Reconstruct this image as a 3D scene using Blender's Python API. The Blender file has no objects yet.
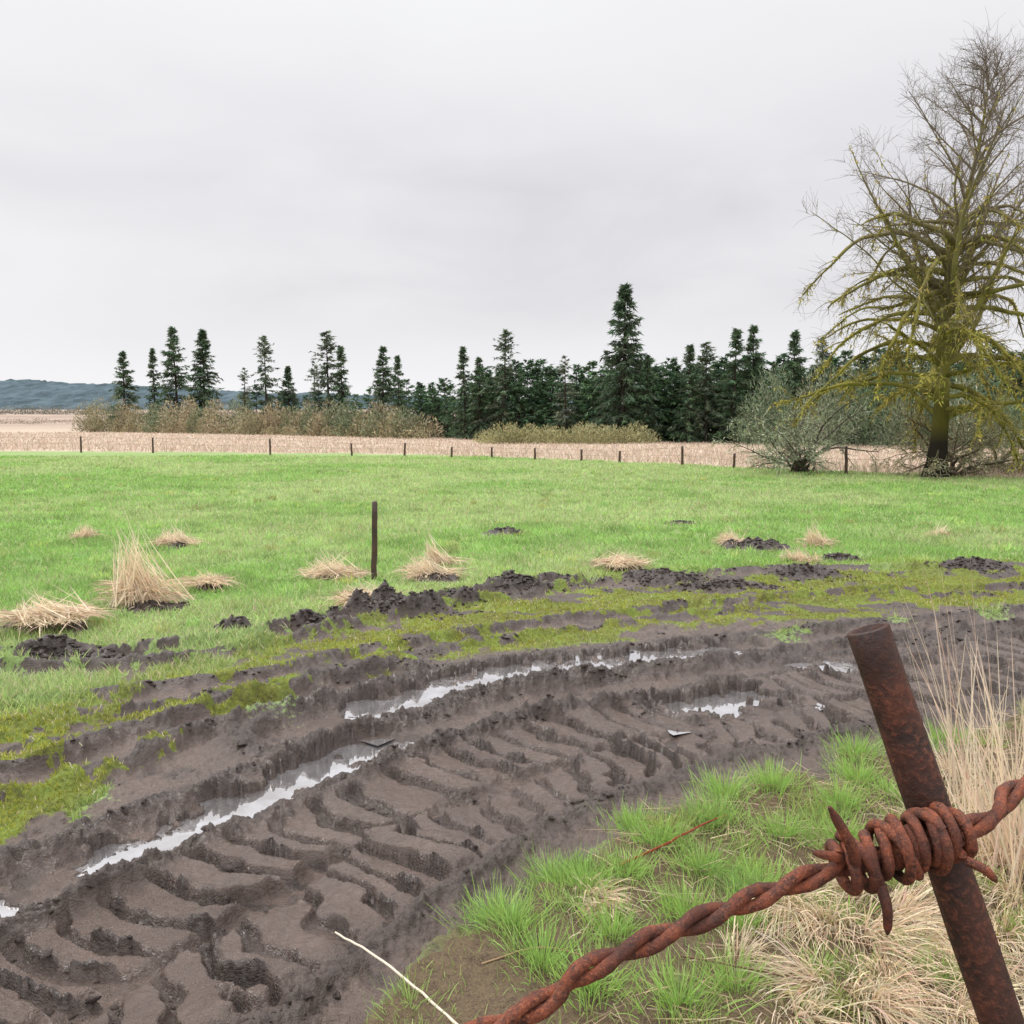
import bpy, math, numpy as np
from mathutils import Vector
rng = np.random.default_rng(7)
scene = bpy.context.scene
R = lambda a, b, n=None: rng.uniform(a, b, n)

# ------------------------------------------------------------------ noise
def _h(xi, yi, seed):
    h = (xi * 374761393 + yi * 668265263 + seed * 974711) & 0xffffffff
    h = ((h ^ (h >> 13)) * 1274126177) & 0xffffffff
    h = h ^ (h >> 16)
    return h / 4294967295.0
def vn(x, y, seed=0):
    xf = np.floor(x); yf = np.floor(y)
    xi = xf.astype(np.int64); yi = yf.astype(np.int64)
    fx = x - xf; fy = y - yf
    fx = fx * fx * fx * (fx * (fx * 6 - 15) + 10); fy = fy * fy * fy * (fy * (fy * 6 - 15) + 10)
    a = _h(xi, yi, seed); b = _h(xi + 1, yi, seed); c = _h(xi, yi + 1, seed); d = _h(xi + 1, yi + 1, seed)
    return (a * (1 - fx) + b * fx) * (1 - fy) + (c * (1 - fx) + d * fx) * fy
def fbm(x, y, o=4, seed=0):
    s = 0.0; a = 1.0; t = 0.0
    for i in range(o):
        c, sn = math.cos(i * 1.1), math.sin(i * 1.1)
        s = s + a * vn((x * c - y * sn) * 2.03 ** i, (x * sn + y * c) * 2.03 ** i, seed + i * 17)
        t += a; a *= .52
    return s / t
def ss(a, b, x):
    t = np.clip((x - a) / (b - a), 0, 1)
    return t * t * (3 - 2 * t)

def catmull(pts, n):
    p = np.array(pts, float); p = np.vstack([2 * p[0] - p[1], p, 2 * p[-1] - p[-2]])
    out = []
    for i in range(1, len(p) - 2):
        for k in range(n):
            t = k / n
            out.append(.5 * (2 * p[i] + (p[i + 1] - p[i - 1]) * t + (2 * p[i - 1] - 5 * p[i] + 4 * p[i + 1] - p[i + 2]) * t * t + (-p[i - 1] + 3 * p[i] - 3 * p[i + 1] + p[i + 2]) * t ** 3))
    out.append(p[-2])
    return np.array(out)
def pdist(x, y, pts):
    best = np.full(x.shape, 1e9); sd = np.zeros(x.shape); s = np.zeros(x.shape); acc = 0
    for (ax, ay), (bx, by) in zip(pts[:-1], pts[1:]):
        dx, dy = bx - ax, by - ay; L = math.hypot(dx, dy)
        t = np.clip(((x - ax) * dx + (y - ay) * dy) / (L * L), 0, 1)
        ex = x - ax - t * dx; ey = y - ay - t * dy
        d2 = ex * ex + ey * ey
        m = d2 < best
        best = np.where(m, d2, best)
        sd = np.where(m, np.sign(dx * ey - dy * ex), sd)
        s = np.where(m, acc + t * L, s)
        acc += L
    return np.sqrt(best), sd, s

# ------------------------------------------------------------------ terrain layout (metres)
LOWER = np.array([(-12, -8), (-2.5, -1), (-1.5, .5), (-.8, 1.8), (-.54, 2.47), (-.2, 3.1), (.38, 3.62), (1.2, 4.15), (2.03, 4.7), (3.28, 5.4), (5, 6.3), (9, 8), (14, 9)])
UPPER = np.array([(-14, 0), (-5, 1.6), (-3, 2.9), (-2.2, 3.75), (-1.92, 4.5), (-1.48, 5.6), (-.61, 6.5), (.39, 7.1), (1.64, 7.6), (3.1, 8.0), (5, 8.5), (9, 9.3), (14, 10)])
T1 = catmull([(-4, -1.2), (-2.5, .9), (-1.75, 2.05), (-1.2, 2.85), (-.68, 3.63), (-.07, 4.33), (.72, 4.93), (1.75, 5.5), (3.0, 6.1), (4.5, 6.85), (7.5, 7.9), (13, 9.2)], 6)
T2 = catmull([(-3.6, 1.2), (-2.4, 2.6), (-1.6, 3.6), (-1.15, 4.2), (-.72, 4.8), (.05, 5.5), (1.2, 6.05), (3, 6.9), (6, 8.0), (12, 9.6)], 3)
T3 = catmull([(-1.3, 4.95), (-.8, 5.5), (-.4, 5.95), (.1, 6.28), (.67, 6.5), (1.4, 6.75), (3, 7.35), (6, 8.4), (10, 9.3)], 3)
S1 = catmull([(-9, 6.2), (-5.5, 6.2), (-3.75, 6.3), (-2.9, 6.5), (-2.14, 7.0), (-1.4, 7.8), (-.7, 8.5), (.2, 9.2), (.6, 9.5)], 2)
S2 = catmull([(-8, 5.0), (-5, 5.0), (-3.1, 5.25), (-2.07, 5.74), (-1.5, 6.15), (-.7, 6.9), (.6, 7.7), (2, 8.35), (3.5, 8.9), (6, 9.3), (10, 10)], 2)
S3 = catmull([(-6, 2.9), (-4, 3.4), (-2.5, 4.15), (-2.06, 4.9), (-1.6, 5.4), (-.9, 6.1)], 2)
S4 = catmull([(1.0, 9.4), (1.8, 9.7), (3.4, 10.3), (6, 10.4), (9, 11)], 2)
S5 = catmull([(-6, 3.9), (-4, 4.3), (-2.9, 4.75), (-2.3, 5.2), (-1.7, 5.7)], 2)
PUD = [([(-1.66, 3.62), (-1.42, 3.94), (-1.1, 4.35), (-.76, 4.84)], .175, -.071),
       ([(-.86, 5.47), (-.58, 5.84), (-.3, 6.07), (.1, 6.32), (.67, 6.55), (1.5, 6.85)], .25, -.060),
       ([(1.12, 5.50), (1.35, 5.60), (1.62, 5.72)], .20, -.060),
       ([(2.2, 6.4), (2.5, 6.52)], .16, -.064),
       ([(-2.04, 3.12), (-1.97, 3.2)], .085, -.077)]
EDGE = np.array([(-400, 54), (-60, 54), (-23, 48.5), (-5, 44.5), (6.4, 35), (14, 27), (20, 23.5), (40, 19), (300, 10)])
MOUNDS = [(.08, 9.2, .40, .13, .22), (-.1, 13.5, .42, .09, .3), (1.75, 9.75, .6, .10, .25), (3.47, 12.2, .5, .10, .3), (-1.05, 8.12, .62, .14, .26), (-.55, 8.55, .3, .11, .2), (-2.34, 7.4, .22, .10, .15), (4.2, 11.2, .35, .07, .2), (2.9, 15.0, .3, .06, .25), (3.3, 9.95, .6, .07, .25), (-3.3, 6.45, .5, .09, .16),
          (-3.45, 8.3, .38, .05, .3), (-3.95, 7.42, .42, .12, .2), (-3.2, 9.2, .2, .08, .15), (-4.65, 12.2, .3, .06, .2), (-.85, 9.75, .3, .06, .2), (3.2, 12.4, .3, .08, .2), (1.3, 10.5, .3, .06, .2), (-2.0, 9.85, .33, .05, .2), (5.6, 10.6, .5, .06, .2), (-1.3, 8.3, .3, .07, .2), (-1.7, 7.55, .35, .10, .14), (-4.3, 6.25, .6, .08, .15), (2.3, 9.3, .6, .06, .15)]

def fields(x, y):
    x = np.asarray(x, float); y = np.asarray(y, float)
    z = np.zeros(x.shape); mud = np.zeros(x.shape); moss = np.zeros(x.shape); dark = np.zeros(x.shape); wet = np.zeros(x.shape)
    fore = np.zeros(x.shape)
    near = (y < 16) & (np.abs(x) < 15)
    X = x[near]; Y = y[near]
    n1 = fbm(X * 1.6, Y * 1.6, 4, 3) - .5
    n2 = fbm(X * 6, Y * 6, 4, 9) - .5
    n3 = fbm(X * 22, Y * 22, 3, 21) - .5
    yl = np.interp(X, LOWER[:, 0], LOWER[:, 1]) + n1 * .7 + n2 * .4
    yu = np.interp(X, UPPER[:, 0], UPPER[:, 1]) + n1 * .6 + n2 * .4
    main = ss(-.12, .1, Y - yl) * ss(-.12, .12, yu - Y)
    h = -.04 * main + n1 * .045 + n2 * .012
    dk = np.zeros(X.shape)
    crag = np.abs(fbm(X * 7, Y * 7, 4, 40) - .5) * 2
    crag2 = np.abs(fbm(X * 26, Y * 26, 2, 43) - .5) * 2
    # --- lugged tyre imprint
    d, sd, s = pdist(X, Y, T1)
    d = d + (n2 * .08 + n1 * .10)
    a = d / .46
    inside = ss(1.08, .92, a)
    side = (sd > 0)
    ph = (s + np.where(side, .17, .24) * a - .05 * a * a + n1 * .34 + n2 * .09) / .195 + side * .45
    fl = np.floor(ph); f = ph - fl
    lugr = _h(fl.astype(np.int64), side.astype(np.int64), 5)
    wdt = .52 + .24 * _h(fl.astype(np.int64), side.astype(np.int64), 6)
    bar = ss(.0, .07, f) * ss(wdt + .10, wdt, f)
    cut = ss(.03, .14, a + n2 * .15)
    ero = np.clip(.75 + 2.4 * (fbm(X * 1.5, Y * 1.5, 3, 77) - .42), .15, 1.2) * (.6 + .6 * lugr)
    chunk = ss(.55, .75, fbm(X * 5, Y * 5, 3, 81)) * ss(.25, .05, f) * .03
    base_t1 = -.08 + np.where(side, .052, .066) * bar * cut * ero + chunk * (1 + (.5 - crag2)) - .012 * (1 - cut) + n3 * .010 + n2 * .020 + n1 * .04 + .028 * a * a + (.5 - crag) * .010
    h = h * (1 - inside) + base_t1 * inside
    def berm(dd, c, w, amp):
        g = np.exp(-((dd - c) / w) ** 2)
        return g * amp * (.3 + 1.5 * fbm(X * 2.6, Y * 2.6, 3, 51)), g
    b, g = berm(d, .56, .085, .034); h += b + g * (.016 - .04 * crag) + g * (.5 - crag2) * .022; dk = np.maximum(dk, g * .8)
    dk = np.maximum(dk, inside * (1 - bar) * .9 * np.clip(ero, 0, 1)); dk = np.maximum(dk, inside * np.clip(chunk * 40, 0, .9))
    def rut(pts, w, depth, bh):
        nonlocal h, dk
        d, sd, s = pdist(X, Y, pts)
        d = np.abs(d + n1 * .18 + n2 * .14)
        h += -depth * ss(w * 1.25, w * .6, d) * (1 - inside)
        b, g = berm(d, w * 1.5, w * .45, bh)
        h += (b + g * (.014 - .035 * crag) + g * (.5 - crag2) * .02) * (1 - inside)
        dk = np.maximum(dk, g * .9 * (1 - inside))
        return d
    rut(T2, .19, .03, .042)
    rut(T3, .2, .028, .03)
    ms = main.copy()
    for pts, w, dep, bh, pw in ((S1, .12, .015, .075, .36), (S2, .13, .02, .035, .26), (S3, .13, .03, .05, .32), (S4, .2, .02, .035, .42), (S5, .07, .015, .015, .12)):
        dd = rut(pts, w, dep, bh)
        ms = np.maximum(ms, ss(pw, pw * .5, dd + n2 * .7 + n3 * .3 + .25 * n1))
    rough = main * (1 - inside)
    h += rough * ((.45 - crag) * .030 + n3 * .024 + (.5 - crag2) * .011)
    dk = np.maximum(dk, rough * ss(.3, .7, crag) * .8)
    fg = ss(.10, -.12, Y - yl)
    h += fg * (.03 + n2 * .05)
    patch = ss(.06, .14, fbm(X * 1.3, Y * 2.2, 4, 90) - .5)
    upm = ss(-.9, .1, Y - yu)
    ms = ms * (1 - patch * upm * .85)
    up = ss(-.4, .1, Y - yu)
    mo = up * ss(3.1, 1.4, Y - yu + n1 * 2) * 1.0
    spots = ss(.11, .20, fbm(X * 1.6, Y * 3.6, 4, 120) - .5) * mo
    ms = np.maximum(ms, spots * .9); dk = np.maximum(dk, spots * .7 * (1 - main))
    h += mo * (n2 * .05 + n3 * .02)
    for (mx_, my_, rx, mh, ry) in MOUNDS:
        q = np.sqrt(((X - mx_) / rx) ** 2 + ((Y - my_) / ry) ** 2) + n2 * .9 + n1 * .5
        g = ss(1.0, .25, q)
        h += g * (mh * .8 + .10 * (.5 - crag) * (mh / .1) + n3 * .05)
        ms = np.maximum(ms, ss(1.0, .6, q)); dk = np.maximum(dk, ss(1.0, .5, q))
    wt = np.zeros(X.shape)
    for pts, hw, wl in PUD:
        d, sd, s = pdist(X, Y, np.array(pts))
        hwn = np.clip(hw * (1 + 1.6 * n1 + 2.6 * n2 + 1.4 * n3), 0.02, hw * 1.42)
        q = d / hwn
        inn = ss(1.12, .75, q)
        ring = ss(2.6 * hw, 1.7 * hw, d)
        h = np.where(ring > 0, np.maximum(h, wl + .006 + n3 * .014 + .01 * crag) * ring + h * (1 - ring), h)
        h = h * (1 - inn) + (wl - .025) * inn
        wt = np.maximum(wt, ss(3.2 * hw, .8 * hw, d)); ms = np.maximum(ms, ss(2.5 * hw, 1.5 * hw, d))
        dk = dk * (1 - ss(1.6, .9, q)); dk = np.maximum(dk, .7 * ss(1.6, 1.15, q) * ring)
    wt = np.maximum(wt, inside * .7)
    z[near] = h; mud[near] = ms; moss[near] = mo; dark[near] = dk; wet[near] = wt; fore[near] = fg
    far = ss(14, 16, y)
    z = z * (1 - far) + (fbm(x * .25, y * .25, 3, 5) - .5) * .10 * ss(9, 14, y) * ss(80, 40, y)
    z = z + 6.5 * ss(140, 520, y)
    ed = np.interp(x, EDGE[:, 0], EDGE[:, 1]) + (fbm(x * .6, y * .6, 3, 66) - .5) * 2.0
    tan = ss(-.5, .5, y - ed)
    return dict(z=z, mud=mud, moss=moss, dark=dark, wet=wet, tan=tan, fore=fore)

# ------------------------------------------------------------------ mesh helpers
def np_mesh(name, V, Q=None, T=None, cols=None, smooth=False):
    V = np.asarray(V, np.float32).reshape(-1, 3)
    Q = np.zeros((0, 4), np.int32) if Q is None else np.asarray(Q, np.int32).reshape(-1, 4)
    T = np.zeros((0, 3), np.int32) if T is None else np.asarray(T, np.int32).reshape(-1, 3)
    me = bpy.data.meshes.new(name)
    me.vertices.add(len(V)); me.vertices.foreach_set("co", V.ravel())
    me.loops.add(Q.size + T.size); me.loops.foreach_set("vertex_index", np.concatenate([Q.ravel(), T.ravel()]))
    me.polygons.add(len(Q) + len(T))
    st = np.concatenate([np.arange(len(Q)) * 4, Q.size + np.arange(len(T)) * 3]).astype(np.int32)
    me.polygons.foreach_set("loop_start", st)
    me.update(calc_edges=True)
    if smooth: me.polygons.foreach_set("use_smooth", np.ones(len(me.polygons), bool))
    for k, c in (cols or {}).items():
        c = np.asarray(c, np.float32)
        if c.shape[1] == 3: c = np.hstack([c, np.ones((len(c), 1), np.float32)])
        at = me.color_attributes.new(k, 'FLOAT_COLOR', 'POINT'); at.data.foreach_set("color", c.ravel())
    return me
def obj(name, me, mat=None, parent=None, loc=None):
    o = bpy.data.objects.new(name, me); scene.collection.objects.link(o)
    if mat is not None:
        if len(me.materials) == 0: me.materials.append(mat)
    if parent: o.parent = parent
    if loc is not None: o.location = loc
    return o
def empty(name, loc=(0, 0, 0)):
    o = bpy.data.objects.new(name, None); scene.collection.objects.link(o); o.location = loc; o.empty_display_size = .1
    return o
class Batch:
    def __init__(s): s.V = []; s.Q = []; s.T = []; s.C = []; s.n = 0
    def add(s, V, Q=None, T=None, C=None):
        V = np.asarray(V).reshape(-1, 3)
        s.V.append(V); s.C.append(np.asarray(C).reshape(-1, 3))
        if Q is not None and len(Q): s.Q.append(np.asarray(Q).reshape(-1, 4) + s.n)
        if T is not None and len(T): s.T.append(np.asarray(T).reshape(-1, 3) + s.n)
        s.n += len(V)
    def arr(s):
        return (np.vstack(s.V), np.vstack(s.Q) if s.Q else np.zeros((0, 4), int), np.vstack(s.T) if s.T else np.zeros((0, 3), int), np.vstack(s.C))
    def build(s, name, mat, smooth=False, parent=None, loc=None):
        V, Q, T, C = s.arr()
        return obj(name, np_mesh(name, V, Q, T, {'col': C}, smooth), mat, parent, loc)
def nrm(v): return v / np.maximum(np.linalg.norm(v, axis=-1, keepdims=True), 1e-9)
def strips(B, pos, d0, ln, w, sag, col, levels=2, wdir=None):
    N = len(pos); t = np.linspace(0, 1, levels + 1)
    ln = np.broadcast_to(ln, (N,)); w = np.broadcast_to(w, (N,)); sag = np.broadcast_to(sag, (N,))
    d0 = nrm(d0)
    cen = pos[:, None] + d0[:, None] * (ln[:, None] * t)[:, :, None]
    cen[:, :, 2] -= (sag * ln)[:, None] * t ** 2
    wd = nrm(np.cross(d0, rng.normal(size=(N, 3)))) if wdir is None else wdir
    prof = (1 - t[:-1] ** 1.5 * .75)
    off = wd[:, None] * (w[:, None] * .5 * prof)[:, :, None]
    Vt = np.empty((N, 2 * levels + 1, 3))
    Vt[:, 0:2 * levels:2] = cen[:, :-1] - off; Vt[:, 1:2 * levels:2] = cen[:, :-1] + off; Vt[:, -1] = cen[:, -1]
    base = np.arange(N)[:, None] * (2 * levels + 1)
    Q = [base + np.array([2 * j, 2 * j + 1, 2 * j + 3, 2 * j + 2]) for j in range(levels - 1)]
    Tt = base + np.array([2 * levels - 2, 2 * levels - 1, 2 * levels])
    B.add(Vt, np.vstack(Q) if Q else None, Tt, np.repeat(col, 2 * levels + 1, axis=0))
def tubes(B, P, Rr, S, col):
    N, K, _ = P.shape
    T = nrm(np.gradient(P, axis=1))
    ref = np.broadcast_to(np.array([.37, .83, .11]), T.shape)
    n1 = nrm(np.cross(T, ref)); n2 = np.cross(T, n1)
    an = np.arange(S) * 2 * math.pi / S
    V = P[:, :, None] + Rr[:, :, None, None] * (n1[:, :, None] * np.cos(an)[None, None, :, None] + n2[:, :, None] * np.sin(an)[None, None, :, None])
    idx = np.arange(N * K * S).reshape(N, K, S)
    a = idx[:, :-1]; b = idx[:, 1:]
    Q = np.stack([a, np.roll(a, -1, 2), np.roll(b, -1, 2), b], -1)
    if col.ndim == 2: col = np.repeat(col[:, None], K, axis=1)
    C = np.repeat(col[:, :, None], S, axis=2)
    B.add(V, Q, None, C)
def vary(base, n, amt=.25, hue=.1):
    base = np.array(base)
    k = rng.uniform(1 - amt, 1 + amt, (n, 1)); return np.clip(base * k * rng.uniform(1 - hue, 1 + hue, (n, 3)), 0.003, 1)

# ------------------------------------------------------------------ materials
def newmat(name):
    m = bpy.data.materials.new(name); m.use_nodes = True; nt = m.node_tree
    for n in list(nt.nodes): nt.nodes.remove(n)
    return m, nt, nt.nodes, nt.links
def mixc(nt, fac, a, b, mode='MIX'):
    n = nt.nodes.new('ShaderNodeMix'); n.data_type = 'RGBA'; n.blend_type = mode
    for i, v in ((0, fac), (6, a), (7, b)):
        if isinstance(v, bpy.types.NodeSocket): nt.links.new(v, n.inputs[i])
        elif i == 0: n.inputs[0].default_value = v
        else: n.inputs[i].default_value = (*v, 1)
    return n.outputs[2]
def noise(nt, scale, detail=5, rough=.6, vec=None, dist=0):
    n = nt.nodes.new('ShaderNodeTexNoise'); n.inputs['Scale'].default_value = scale; n.inputs['Detail'].default_value = detail
    n.inputs['Roughness'].default_value = rough; n.inputs['Distortion'].default_value = dist
    if vec is not None: nt.links.new(vec, n.inputs['Vector'])
    return n.outputs['Fac']
def mr(nt, v, a, b, c=0, d=1):
    n = nt.nodes.new('ShaderNodeMapRange'); nt.links.new(v, n.inputs[0])
    for i, k in enumerate((a, b, c, d)): n.inputs[i + 1].default_value = k
    return n.outputs[0]
def math_(nt, op, a, b=None):
    n = nt.nodes.new('ShaderNodeMath'); n.operation = op
    for i, v in enumerate((a, b)):
        if v is None: continue
        if isinstance(v, bpy.types.NodeSocket): nt.links.new(v, n.inputs[i])
        else: n.inputs[i].default_value = v
    return n.outputs[0]
def leafmat(name, rough=.7, trans=.3, spec=.3):
    m, nt, N, L = newmat(name)
    at = N.new('ShaderNodeVertexColor'); at.layer_name = 'col'
    p = N.new('ShaderNodeBsdfPrincipled'); p.inputs['Roughness'].default_value = rough; p.inputs['Specular IOR Level'].default_value = spec
    L.new(at.outputs[0], p.inputs['Base Color'])
    out = N.new('ShaderNodeOutputMaterial')
    if trans > 0:
        tr = N.new('ShaderNodeBsdfTranslucent'); L.new(at.outputs[0], tr.inputs[0])
        mx = N.new('ShaderNodeMixShader'); mx.inputs[0].default_value = trans
        L.new(p.outputs[0], mx.inputs[1]); L.new(tr.outputs[0], mx.inputs[2]); L.new(mx.outputs[0], out.inputs[0])
    else: L.new(p.outputs[0], out.inputs[0])
    return m
M_grass = leafmat('grass_blades', .6, .4, .3)
M_straw = leafmat('dry_straw', .7, .3, .2)
M_needle = leafmat('conifer_needles', .8, .2, .2)
M_bark = leafmat('mossy_bark', .9, 0, .1)
M_twig = leafmat('twigs', .9, 0, .1)

def ground_mat():
    m, nt, N, L = newmat('ground')
    tc = N.new('ShaderNodeTexCoord').outputs['Object']
    z1 = N.new('ShaderNodeVertexColor'); z1.layer_name = 'zone'; s1 = N.new('ShaderNodeSeparateColor'); L.new(z1.outputs[0], s1.inputs[0])
    z2 = N.new('ShaderNodeVertexColor'); z2.layer_name = 'detail'; s2 = N.new('ShaderNodeSeparateColor'); L.new(z2.outputs[0], s2.inputs[0])
    mud, moss, tan = s1.outputs; dark, wet, fore = s2.outputs
    nA = noise(nt, .35, 3, .6, tc); nB = noise(nt, 3.0, 4, .65, tc); nC = noise(nt, 30, 4, .7, tc); nD = noise(nt, 160, 3, .7, tc)
    nF = noise(nt, .02, 3, .6, tc)
    g = mixc(nt, mr(nt, nB, .35, .65), (.20, .30, .09), (.27, .38, .14))
    g = mixc(nt, mr(nt, nA, .4, .65), g, (.28, .36, .15))
    g = mixc(nt, mr(nt, nC, .35, .7, 0, .6), g, (.15, .22, .07))
    mo = mixc(nt, mr(nt, nC, .35, .65), (.19, .20, .04), (.075, .07, .028))
    mo = mixc(nt, mr(nt, nB, .4, .65), mo, (.17, .22, .045))
    tn = mixc(nt, mr(nt, nB, .35, .7), (.44, .34, .26), (.35, .26, .19))
    tn = mixc(nt, mr(nt, nA, .4, .6, 0, .8), tn, (.50, .41, .32))
    # beyond the meadow the land is duller brown
    pos = N.new('ShaderNodeSeparateXYZ'); L.new(tc, pos.inputs[0])
    tn = mixc(nt, mr(nt, pos.outputs[1], 120, 170), tn, mixc(nt, mr(nt, nF, .4, .6), (.27, .20, .155), (.36, .28, .22)))
    md = mixc(nt, mr(nt, nB, .3, .7), (.082, .054, .041), (.145, .100, .078))
    md = mixc(nt, mr(nt, nC, .3, .75, 0, .75), md, (.058, .037, .028))
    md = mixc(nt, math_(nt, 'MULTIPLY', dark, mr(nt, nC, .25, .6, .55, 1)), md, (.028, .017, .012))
    fo = mixc(nt, mr(nt, nC, .35, .65), (.070, .046, .033), (.13, .095, .055))
    fo = mixc(nt, mr(nt, nD, .45, .65, 0, .7), fo, (.20, .15, .09))
    c = mixc(nt, moss, g, mo); c = mixc(nt, fore, c, fo); c = mixc(nt, tan, c, tn)
    mm = N.new('ShaderNodeMath'); mm.operation = 'ADD'; L.new(mud, mm.inputs[0]); L.new(mr(nt, nC, .3, .7, -.3, .3), mm.inputs[1])
    mmask = mr(nt, mm.outputs[0], .35, .6)
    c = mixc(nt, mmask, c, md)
    p = N.new('ShaderNodeBsdfPrincipled'); L.new(c, p.inputs['Base Color'])
    rw = mr(nt, math_(nt, 'ADD', wet, mr(nt, nB, .3, .7, -.3, .6)), 0, 1, .50, .15)
    mxr = N.new('ShaderNodeMix'); mxr.data_type = 'FLOAT'; L.new(mmask, mxr.inputs[0]); mxr.inputs[2].default_value = .9; L.new(rw, mxr.inputs[3])
    L.new(mxr.outputs[0], p.inputs['Roughness'])
    mxs = N.new('ShaderNodeMix'); mxs.data_type = 'FLOAT'; L.new(mmask, mxs.inputs[0]); mxs.inputs[2].default_value = .2; mxs.inputs[3].default_value = .65
    L.new(mxs.outputs[0], p.inputs['Specular IOR Level'])
    b = N.new('ShaderNodeBump'); b.inputs['Distance'].default_value = .022; b.inputs['Strength'].default_value = .85
    hb = math_(nt, 'ADD', nC, math_(nt, 'MULTIPLY', nD, .4)); L.new(hb, b.inputs['Height']); L.new(b.outputs[0], p.inputs['Normal'])
    o = N.new('ShaderNodeOutputMaterial'); L.new(p.outputs[0], o.inputs[0])
    return m
def rust_mat(name, c1, c2, c3, scale=60, bd=.002):
    m, nt, N, L = newmat(name)
    tc = N.new('ShaderNodeTexCoord').outputs['Object']
    a = noise(nt, scale, 6, .65, tc); b = noise(nt, scale * 5, 5, .7, tc); c0 = noise(nt, scale * .3, 3, .5, tc)
    c = mixc(nt, mr(nt, a, .38, .62), c1, c2); c = mixc(nt, mr(nt, b, .5, .70, 0, .85), c, c3)
    c = mixc(nt, mr(nt, c0, .42, .62, 0, .75), c, c1)
    p = N.new('ShaderNodeBsdfPrincipled'); L.new(c, p.inputs['Base Color']); L.new(mr(nt, a, .3, .7, .4, .85), p.inputs['Roughness'])
    p.inputs['Specular IOR Level'].default_value = .4
    bm = N.new('ShaderNodeBump'); bm.inputs['Distance'].default_value = bd; bm.inputs['Strength'].default_value = 1
    L.new(math_(nt, 'ADD', a, math_(nt, 'MULTIPLY', b, .6)), bm.inputs['Height']); L.new(bm.outputs[0], p.inputs['Normal'])
    o = N.new('ShaderNodeOutputMaterial'); L.new(p.outputs[0], o.inputs[0]); return m
M_ground = ground_mat()
M_rustpost = rust_mat('rusted_pipe', (.024, .010, .007), (.075, .024, .013), (.19, .06, .03), 35, .003)
M_rustwire = rust_mat('rusted_wire', (.045, .014, .009), (.24, .062, .027), (.42, .14, .06), 90, .003)
M_oldwood = rust_mat('weathered_wood', (.04, .028, .022), (.10, .06, .042), (.17, .08, .045), 14)
def clod_mat():
    m, nt, N, L = newmat('mud_clod')
    tc = N.new('ShaderNodeTexCoord').outputs['Object']; a = noise(nt, 60, 5, .75, tc)
    p = N.new('ShaderNodeBsdfPrincipled'); L.new(mixc(nt, mr(nt, a, .3, .7), (.026, .016, .012), (.075, .05, .038)), p.inputs['Base Color'])
    p.inputs['Roughness'].default_value = .5
    b = N.new('ShaderNodeBump'); b.inputs['Distance'].default_value = .02; L.new(a, b.inputs['Height']); L.new(b.outputs[0], p.inputs['Normal'])
    o = N.new('ShaderNodeOutputMaterial'); L.new(p.outputs[0], o.inputs[0]); return m
M_clod = clod_mat()
def water_mat():
    m, nt, N, L = newmat('puddle_water')
    tc = N.new('ShaderNodeTexCoord').outputs['Object']; a = noise(nt, 14, 2, .5, tc); b0 = noise(nt, 5, 3, .6, tc)
    p = N.new('ShaderNodeBsdfPrincipled'); L.new(mixc(nt, mr(nt, b0, .35, .65), (.56, .53, .52), (.78, .77, .78)), p.inputs['Base Color']); p.inputs['Metallic'].default_value = .9
    p.inputs['Roughness'].default_value = .03
    b = N.new('ShaderNodeBump'); b.inputs['Distance'].default_value = .003; b.inputs['Strength'].default_value = .25; L.new(a, b.inputs['Height']); L.new(b.outputs[0], p.inputs['Normal'])
    o = N.new('ShaderNodeOutputMaterial'); L.new(p.outputs[0], o.inputs[0]); return m
M_water = water_mat()

# ------------------------------------------------------------------ ground sheet
Ys = list(np.arange(-2, 2, .025)); y = 2.0
while y < 12: Ys.append(y); y += .0022 * (y + 1)
g = .0024
while y < 3500: Ys.append(y); g = min(.03, g * 1.04); y += g * (y + 1)
Ys = np.array(Ys)
ud = np.linspace(-.62, .62, 1250); uo = .62 + np.cumsum(np.linspace(.003, .16, 50))
us = np.concatenate([-uo[::-1], ud, uo])
gy = np.repeat(Ys[:, None], len(us), 1); gx = us[None] * (Ys[:, None] + 3)
F = fields(gx.ravel(), gy.ravel())
V = np.stack([gx.ravel(), gy.ravel(), F['z']], -1)
idx = np.arange(len(V)).reshape(gy.shape)
Q = np.stack([idx[:-1, :-1], idx[:-1, 1:], idx[1:, 1:], idx[1:, :-1]], -1).reshape(-1, 4)
me = np_mesh('ground', V, Q, None, {'zone': np.stack([F['mud'], F['moss'], F['tan']], -1), 'detail': np.stack([F['dark'], F['wet'], F['fore']], -1)}, True)
obj('ground', me, M_ground)

for pts, hw, wl in PUD:
    p = np.array(pts); q = catmull(pts, 6)
    T = np.gradient(q, axis=0); T /= np.linalg.norm(T, axis=1)[:, None]
    q = np.vstack([q[0] - T[0] * hw * 1.65, q, q[-1] + T[-1] * hw * 1.65]); T = np.vstack([T[0], T, T[-1]])
    n = np.stack([-T[:, 1], T[:, 0]], -1)
    A = q + n * hw * 1.68; Bb = q - n * hw * 1.68
    VV = np.zeros((len(q) * 2, 3)); VV[0::2, :2] = A; VV[1::2, :2] = Bb; VV[:, 2] = wl
    k = np.arange(len(q) - 1) * 2
    obj('puddle', np_mesh('puddle', VV, np.stack([k, k + 1, k + 3, k + 2], -1)), M_water)

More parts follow.
